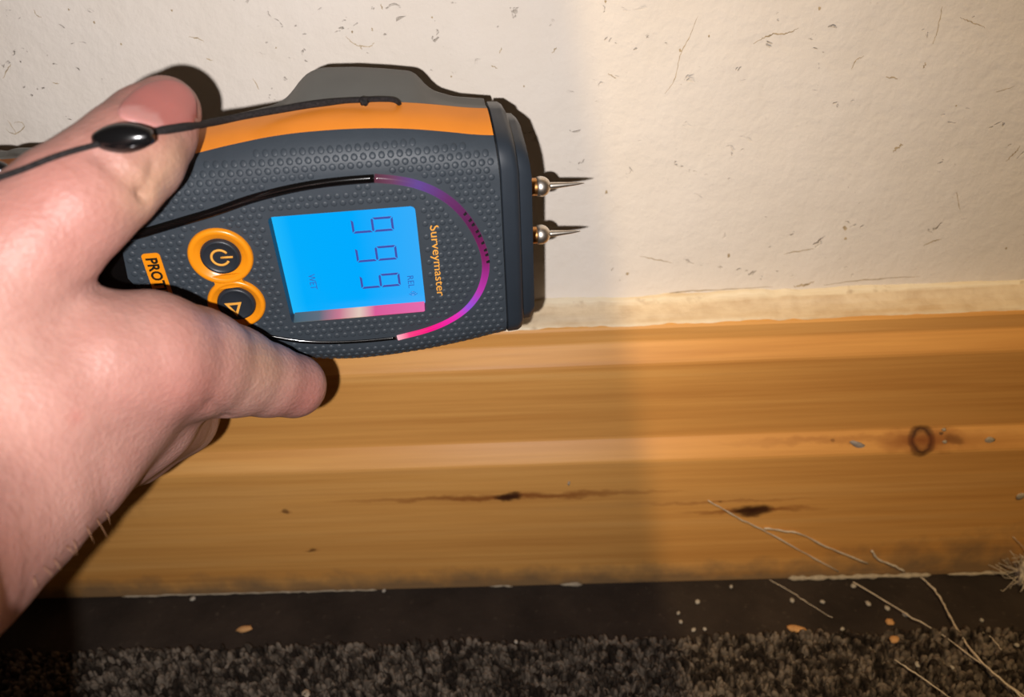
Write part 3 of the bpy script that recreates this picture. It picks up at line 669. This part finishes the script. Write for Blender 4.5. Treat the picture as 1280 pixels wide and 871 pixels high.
# fine hairs on the edge of the wrist
hs = []
for px, py, dx, dy in [(116, 665, 6, 12), (128, 655, 9, 14), (100, 682, 3, 11), (75, 706, 6, 8), (62, 716, 8, 7), (50, 728, 2, 9), (140, 645, 4, 10), (90, 690, 8, 6)]:
    s_, _n = on_hand(px-8, py-8)
    if s_ is None: continue
    z = -s_[2]; pts = [c2w(px-8+dx*t*1.6, py-8+dy*t*1.6+3*t*t, z-1*math.sin(t*3)) for t in np.linspace(0, 1, 6)]
    hs.append(tube(pts, np.linspace(.06, .03, 6), 4))
M_hair = plain('arm_hair', srgb(150, 110, 80), .6, .3)
if hs: hr = mesh('arm_hair', *merge(hs), M_hair, hand); tag(hr, kind='stuff')

# wrist cord, knot and beads (px, py, depth)
def P3(l): return smooth_path([c2w(*p) for p in l], 8)
inv = np.array(MD.inverted())
def to_dev(P): return [tuple((inv[:3, :3] @ (np.array(p)*MM) + inv[:3, 3])/MM) for p in P]
cordp = [(500, 131, 192.5), (496, 127, 190), (488, 124.5, 189), (470, 124, 189), (455, 125, 189), (430, 126, 189), (390, 130.5, 188.5), (350, 137, 187), (310, 144, 184), (280, 150, 180), (254, 155, 172), (235, 158, 167), (215, 161, 166), (190, 165, 166), (155, 172, 166), (120, 181, 166), (90, 189, 166), (60, 199, 166), (30, 211, 168), (2, 221, 168), (-20, 228, 168)]
cl_ = []
for x_, y_, z_ in cordp:
    s_ = on_hand(x_, y_)[0]
    cl_.append((x_, y_, min(z_, -s_[2]-.75) if s_ is not None else z_))
cp = P3(cl_); n = len(cp); rr = np.interp(np.arange(n)/(n-1), [0, .25, .28, .62, .66, 1], [.55, .7, .85, .85, .55, .55])
cord = mesh('wrist_cord', *tube(to_dev(cp), rr, 8), M_cord, me_root); tag(cord, 'thin black braided wrist cord')
kp = c2w(455, 126.5, 188.5)
V, Fc = [], []
kn = []
for j in range(5):
    t0 = j*1.3; pts = [kp + RC @ np.array([1.5*(i/6-.5)*math.cos(t0), 1.5*(i/6-.5)*math.sin(t0), .4*math.sin(i)]) for i in range(7)]
    kn.append(tube(to_dev(pts), .55, 6))
mesh('knot', *merge(kn), M_cord, cord)
def bead(a, b, depth, r, name='cord_bead'):
    A, B = c2w(*a, depth), c2w(*b, depth); ax_ = B-A; L = np.linalg.norm(ax_); ax_ /= L; s = np.cross(ax_, [0, 0, 1]); s /= np.linalg.norm(s); t = np.cross(s, ax_)
    secs = []
    for h in np.linspace(0, 1, 17):
        q = r*(.30+.70*math.sin(math.pi*(h*.94+.03))**.75)
        secs.append([A+ax_*L*h+q*(math.cos(2*math.pi*j/24)*s+math.sin(2*math.pi*j/24)*t) for j in range(24)])
    V_, F_ = loft(secs); o = fix_normals(mesh(name, to_dev(V_), F_, M_bead, cord)); return o
BZ = -on_hand(155, 172)[0][2]-2.3
bd = bead((118, 175), (191, 170), BZ, 2.75); tag(bd, 'shiny black oval cord bead')
sk = [c2w(118+73*t, 179+9*math.sin(math.pi*t)-6*t, BZ-2.45*math.sin(math.pi*(t*.9+.05))) for t in np.linspace(.06, .94, 12)]
mesh('bead_seam', *tube(to_dev(sk), .22, 6), M_bead, bd)
tag(bead((-14, 214), (11, 212), 160.0, 1.9), 'small dark cord stopper')

# ------------------------------------------------------------------ cobwebs, dust, debris
def face_pt(px, py, out=.6):
    p = hit(px, py, 1, -22-out)
    if p[2] > 60: p = hit(px, py, 1, -17-out)
    return p
def web(pts, label, r=.24, seg=5):
    P = smooth_path(pts, 5); P = P+rng.normal(0, .12, P.shape)
    rad = r*(.6+.8*rng.random(len(P)))
    o = mesh('cobweb_strand', *tube(P, rad, seg, up=(.3, .2, 1)), M_web); tag(o, label, 'cobweb', 'cobweb strands in the skirting corner'); return o
fz = lambda px, py, z=7: hit(px, py, 2, z)
web([face_pt(885, 625), face_pt(920, 645), face_pt(960, 665), face_pt(1000, 688), face_pt(1048, 714, .4)], 'long pale cobweb strand slanting down from the dark board knot')
web([face_pt(955, 660, .7), face_pt(985, 664), face_pt(1003, 668), face_pt(1040, 686), face_pt(1085, 704)], 'short branching cobweb strand above the board base', .3)
web([face_pt(1090, 688), face_pt(1098, 699), face_pt(1112, 705), face_pt(1130, 713)], 'small hooked cobweb tuft near the board base', .4)
web([fz(1066, 727, 2), fz(1130, 765, 3), fz(1180, 795, 5), fz(1240, 840, 8), fz(1290, 878, 9)], 'long thin cobweb strand crossing the dark strip to the carpet')
web([fz(1150, 720, 1), fz(1168, 737, 2), fz(1178, 752, 2), fz(1190, 775, 3), fz(1205, 800, 5), fz(1225, 825, 8), fz(1255, 852, 9), fz(1290, 882, 9)], 'thick knotted cobweb strand nearest the corner clump', .36)
web([fz(962, 724, 1), fz(985, 737, 1), fz(1005, 750, 1), fz(1040, 772, 1)], 'faint cobweb strand lying left on the dark strip', .16)
web([fz(1118, 824, 8), fz(1140, 838, 8), fz(1160, 852, 8), fz(1190, 874, 8)], 'short cobweb strand over the carpet', .22)
web([fz(1228, 790, 5), fz(1240, 797, 6), fz(1252, 812, 7)], 'tiny curved cobweb wisp above the carpet at right', .16)
def lump(name, c, sx, sy, sz, mat, jag=.25, rot=0.0, sub=2):
    bm = bmesh.new(); bmesh.ops.create_icosphere(bm, subdivisions=sub, radius=1.0)
    ca_, sa_ = math.cos(rot), math.sin(rot); s0 = random.random()*50
    for v_ in bm.verts:
        f = 1+jag*noise.noise(v_.co*1.7+Vector((s0, 0, 0))); x, y_, z_ = v_.co[0]*sx*f, v_.co[1]*sy*f, v_.co[2]*sz*f
        v_.co = Vector(((x*ca_-y_*sa_), (x*sa_+y_*ca_), z_))*MM
    m = bpy.data.meshes.new(name); bm.to_mesh(m); bm.free(); m.materials.append(mat); m.polygons.foreach_set('use_smooth', [True]*len(m.polygons))
    o = bpy.data.objects.new(name, m); COL.objects.link(o); o.location = [float(q)*MM for q in c]; return o
for px, py in [(872, 752), (848, 766), (851, 777), (867, 787), (881, 786), (914, 733), (990, 750), (1028, 752), (1109, 760), (1182, 792), (1227, 775), (1053, 786), (1085, 754), (1147, 830), (1190, 834), (1271, 806), (1067, 732), (1132, 768), (241, 748), (480, 738), (645, 802)]:
    on_c = py > 792; p = fz(px, py, 4.8 if on_c else .7); r = .75+.5*random.random()
    o = lump('grit_speck', p, r, r*.8, .7, M_speck, .3, random.random()*3); tag(o, 'tiny pale grit speck lying on the ' + ('carpet pile' if on_c else 'dark floor strip'), 'grit', 'grit specks on the carpet' if on_c else 'grit specks on the dark floor strip')
for px, py, sx, sy, rot, mat, lab in [(996, 786, 3.6, 1.7, -.3, M_chip, 'tan oval wood chip on the dark strip by the carpet edge'), (1112, 777, 1.6, 1.5, 0, M_chip, 'round orange crumb on the dark strip'), (1118, 799, 1.9, 1.4, .4, M_chip, 'tan crumb on the carpet edge below the orange crumb'), (305, 786, 3.2, 1.5, .1, M_chip, 'brown chip on the dark strip at left'), (383, 868, 1.6, 2.2, .5, M_dust, 'pale fluff on the carpet at bottom left')]:
    oc = py > 792; tag(lump('debris_chip', fz(px, py, 5 if oc else .8), sx, sy, .9, mat, .35, rot), lab, 'debris')
def wallbit(name, px, py, sx, sz, rot, mat, lab):
    p = face_pt(px, py, .3); 
    if 62 < p[2] < 69: p = hit(px, py, 1, -20.3)
    o = lump(name, (0, 0, 0), sx, sz, .5, mat, .4); o.location = [float(q)*MM for q in p]; o.rotation_euler = (math.pi/2, rot, 0); tag(o, lab, 'debris')
wallbit('dust_flake', 1072, 556, 3.6, 1.2, .55, M_flake, 'grey husk flake stuck on the board moulding left of the ring knot')
wallbit('dust_flake', 1237, 550, 1.7, 1.5, .2, M_dust, 'pale flake stuck on the board right of the ring knot')
wallbit('dust_flake', 1276, 620, 1.6, 1.6, .2, M_dust, 'pale dust flake on the board at the right border')
wallbit('dust_flake', 711, 604, .5, 1.0, .2, M_dust, 'tiny white fleck above the middle of the board')
wallbit('dust_flake', 683, 572, .7, .5, .2, M_dust, 'tiny white fleck under the lower moulding')
wallbit('dust_flake', 1180, 537, .8, .7, .2, M_dust, 'small white crumb just above right of the ring knot')
wallbit('dust_flake', 1181, 552, .8, .7, .2, M_dust, 'small white crumb just beside the ring knot')
def ridge(x0, x1, py, r, lab):
    P = []
    for x in np.linspace(x0, x1, max(6, int((x1-x0)/6))):
        q = hit(x, py-(x-x0)*.027, 1, -23.0); q[2] = max(q[2], .5); P.append(q)
    P = np.array(P); P[:, 2] = .9+rng.normal(0, .15, len(P)); rad = r*(.5+.8*rng.random(len(P))); rad[0] = rad[-1] = .1
    tag(mesh('dust_ridge', *tube(P, rad, 7), M_dust), lab, 'dust', 'dust along the skirting foot')
ridge(985, 1165, 722, 1.0, 'long pale dust ridge along the skirting foot at right')
ridge(1185, 1262, 716, .7, 'broken dust ridge by the corner clump')
ridge(700, 728, 724, 1.0, 'short pale dust lump at the middle of the skirting foot')
ridge(612, 640, 726, .4, 'small dust smear left of the middle dust lump')
ridge(150, 470, 741, .35, 'thin dust line along the skirting foot at left')
# woolly clump in the corner
p = fz(1284, 716, 5)
cl = lump('dust_clump', p, 3.2, 3.0, 6.5, M_web, .8, 0, 4); tag(cl, 'woolly white cobweb clump at the right end of the skirting foot', 'cobweb')
V_ = []
for j in range(60):
    a0 = np.array(p)+rng.normal(0, 2.2, 3); b0 = a0+rng.normal(0, 5, 3)+np.array([-3, 0, 2]); V_.append(tube(smooth_path([a0, (a0+b0)/2+rng.normal(0, 1.2, 3), b0], 4), .12, 4, up=(.2, .4, 1)))
V2, F2 = merge(V_); V2 = [np.array(v_)-np.array(p) for v_ in V2]; fz_ = mesh('silk_fibres', V2, F2, M_web, cl); tag(fz_, kind='stuff')
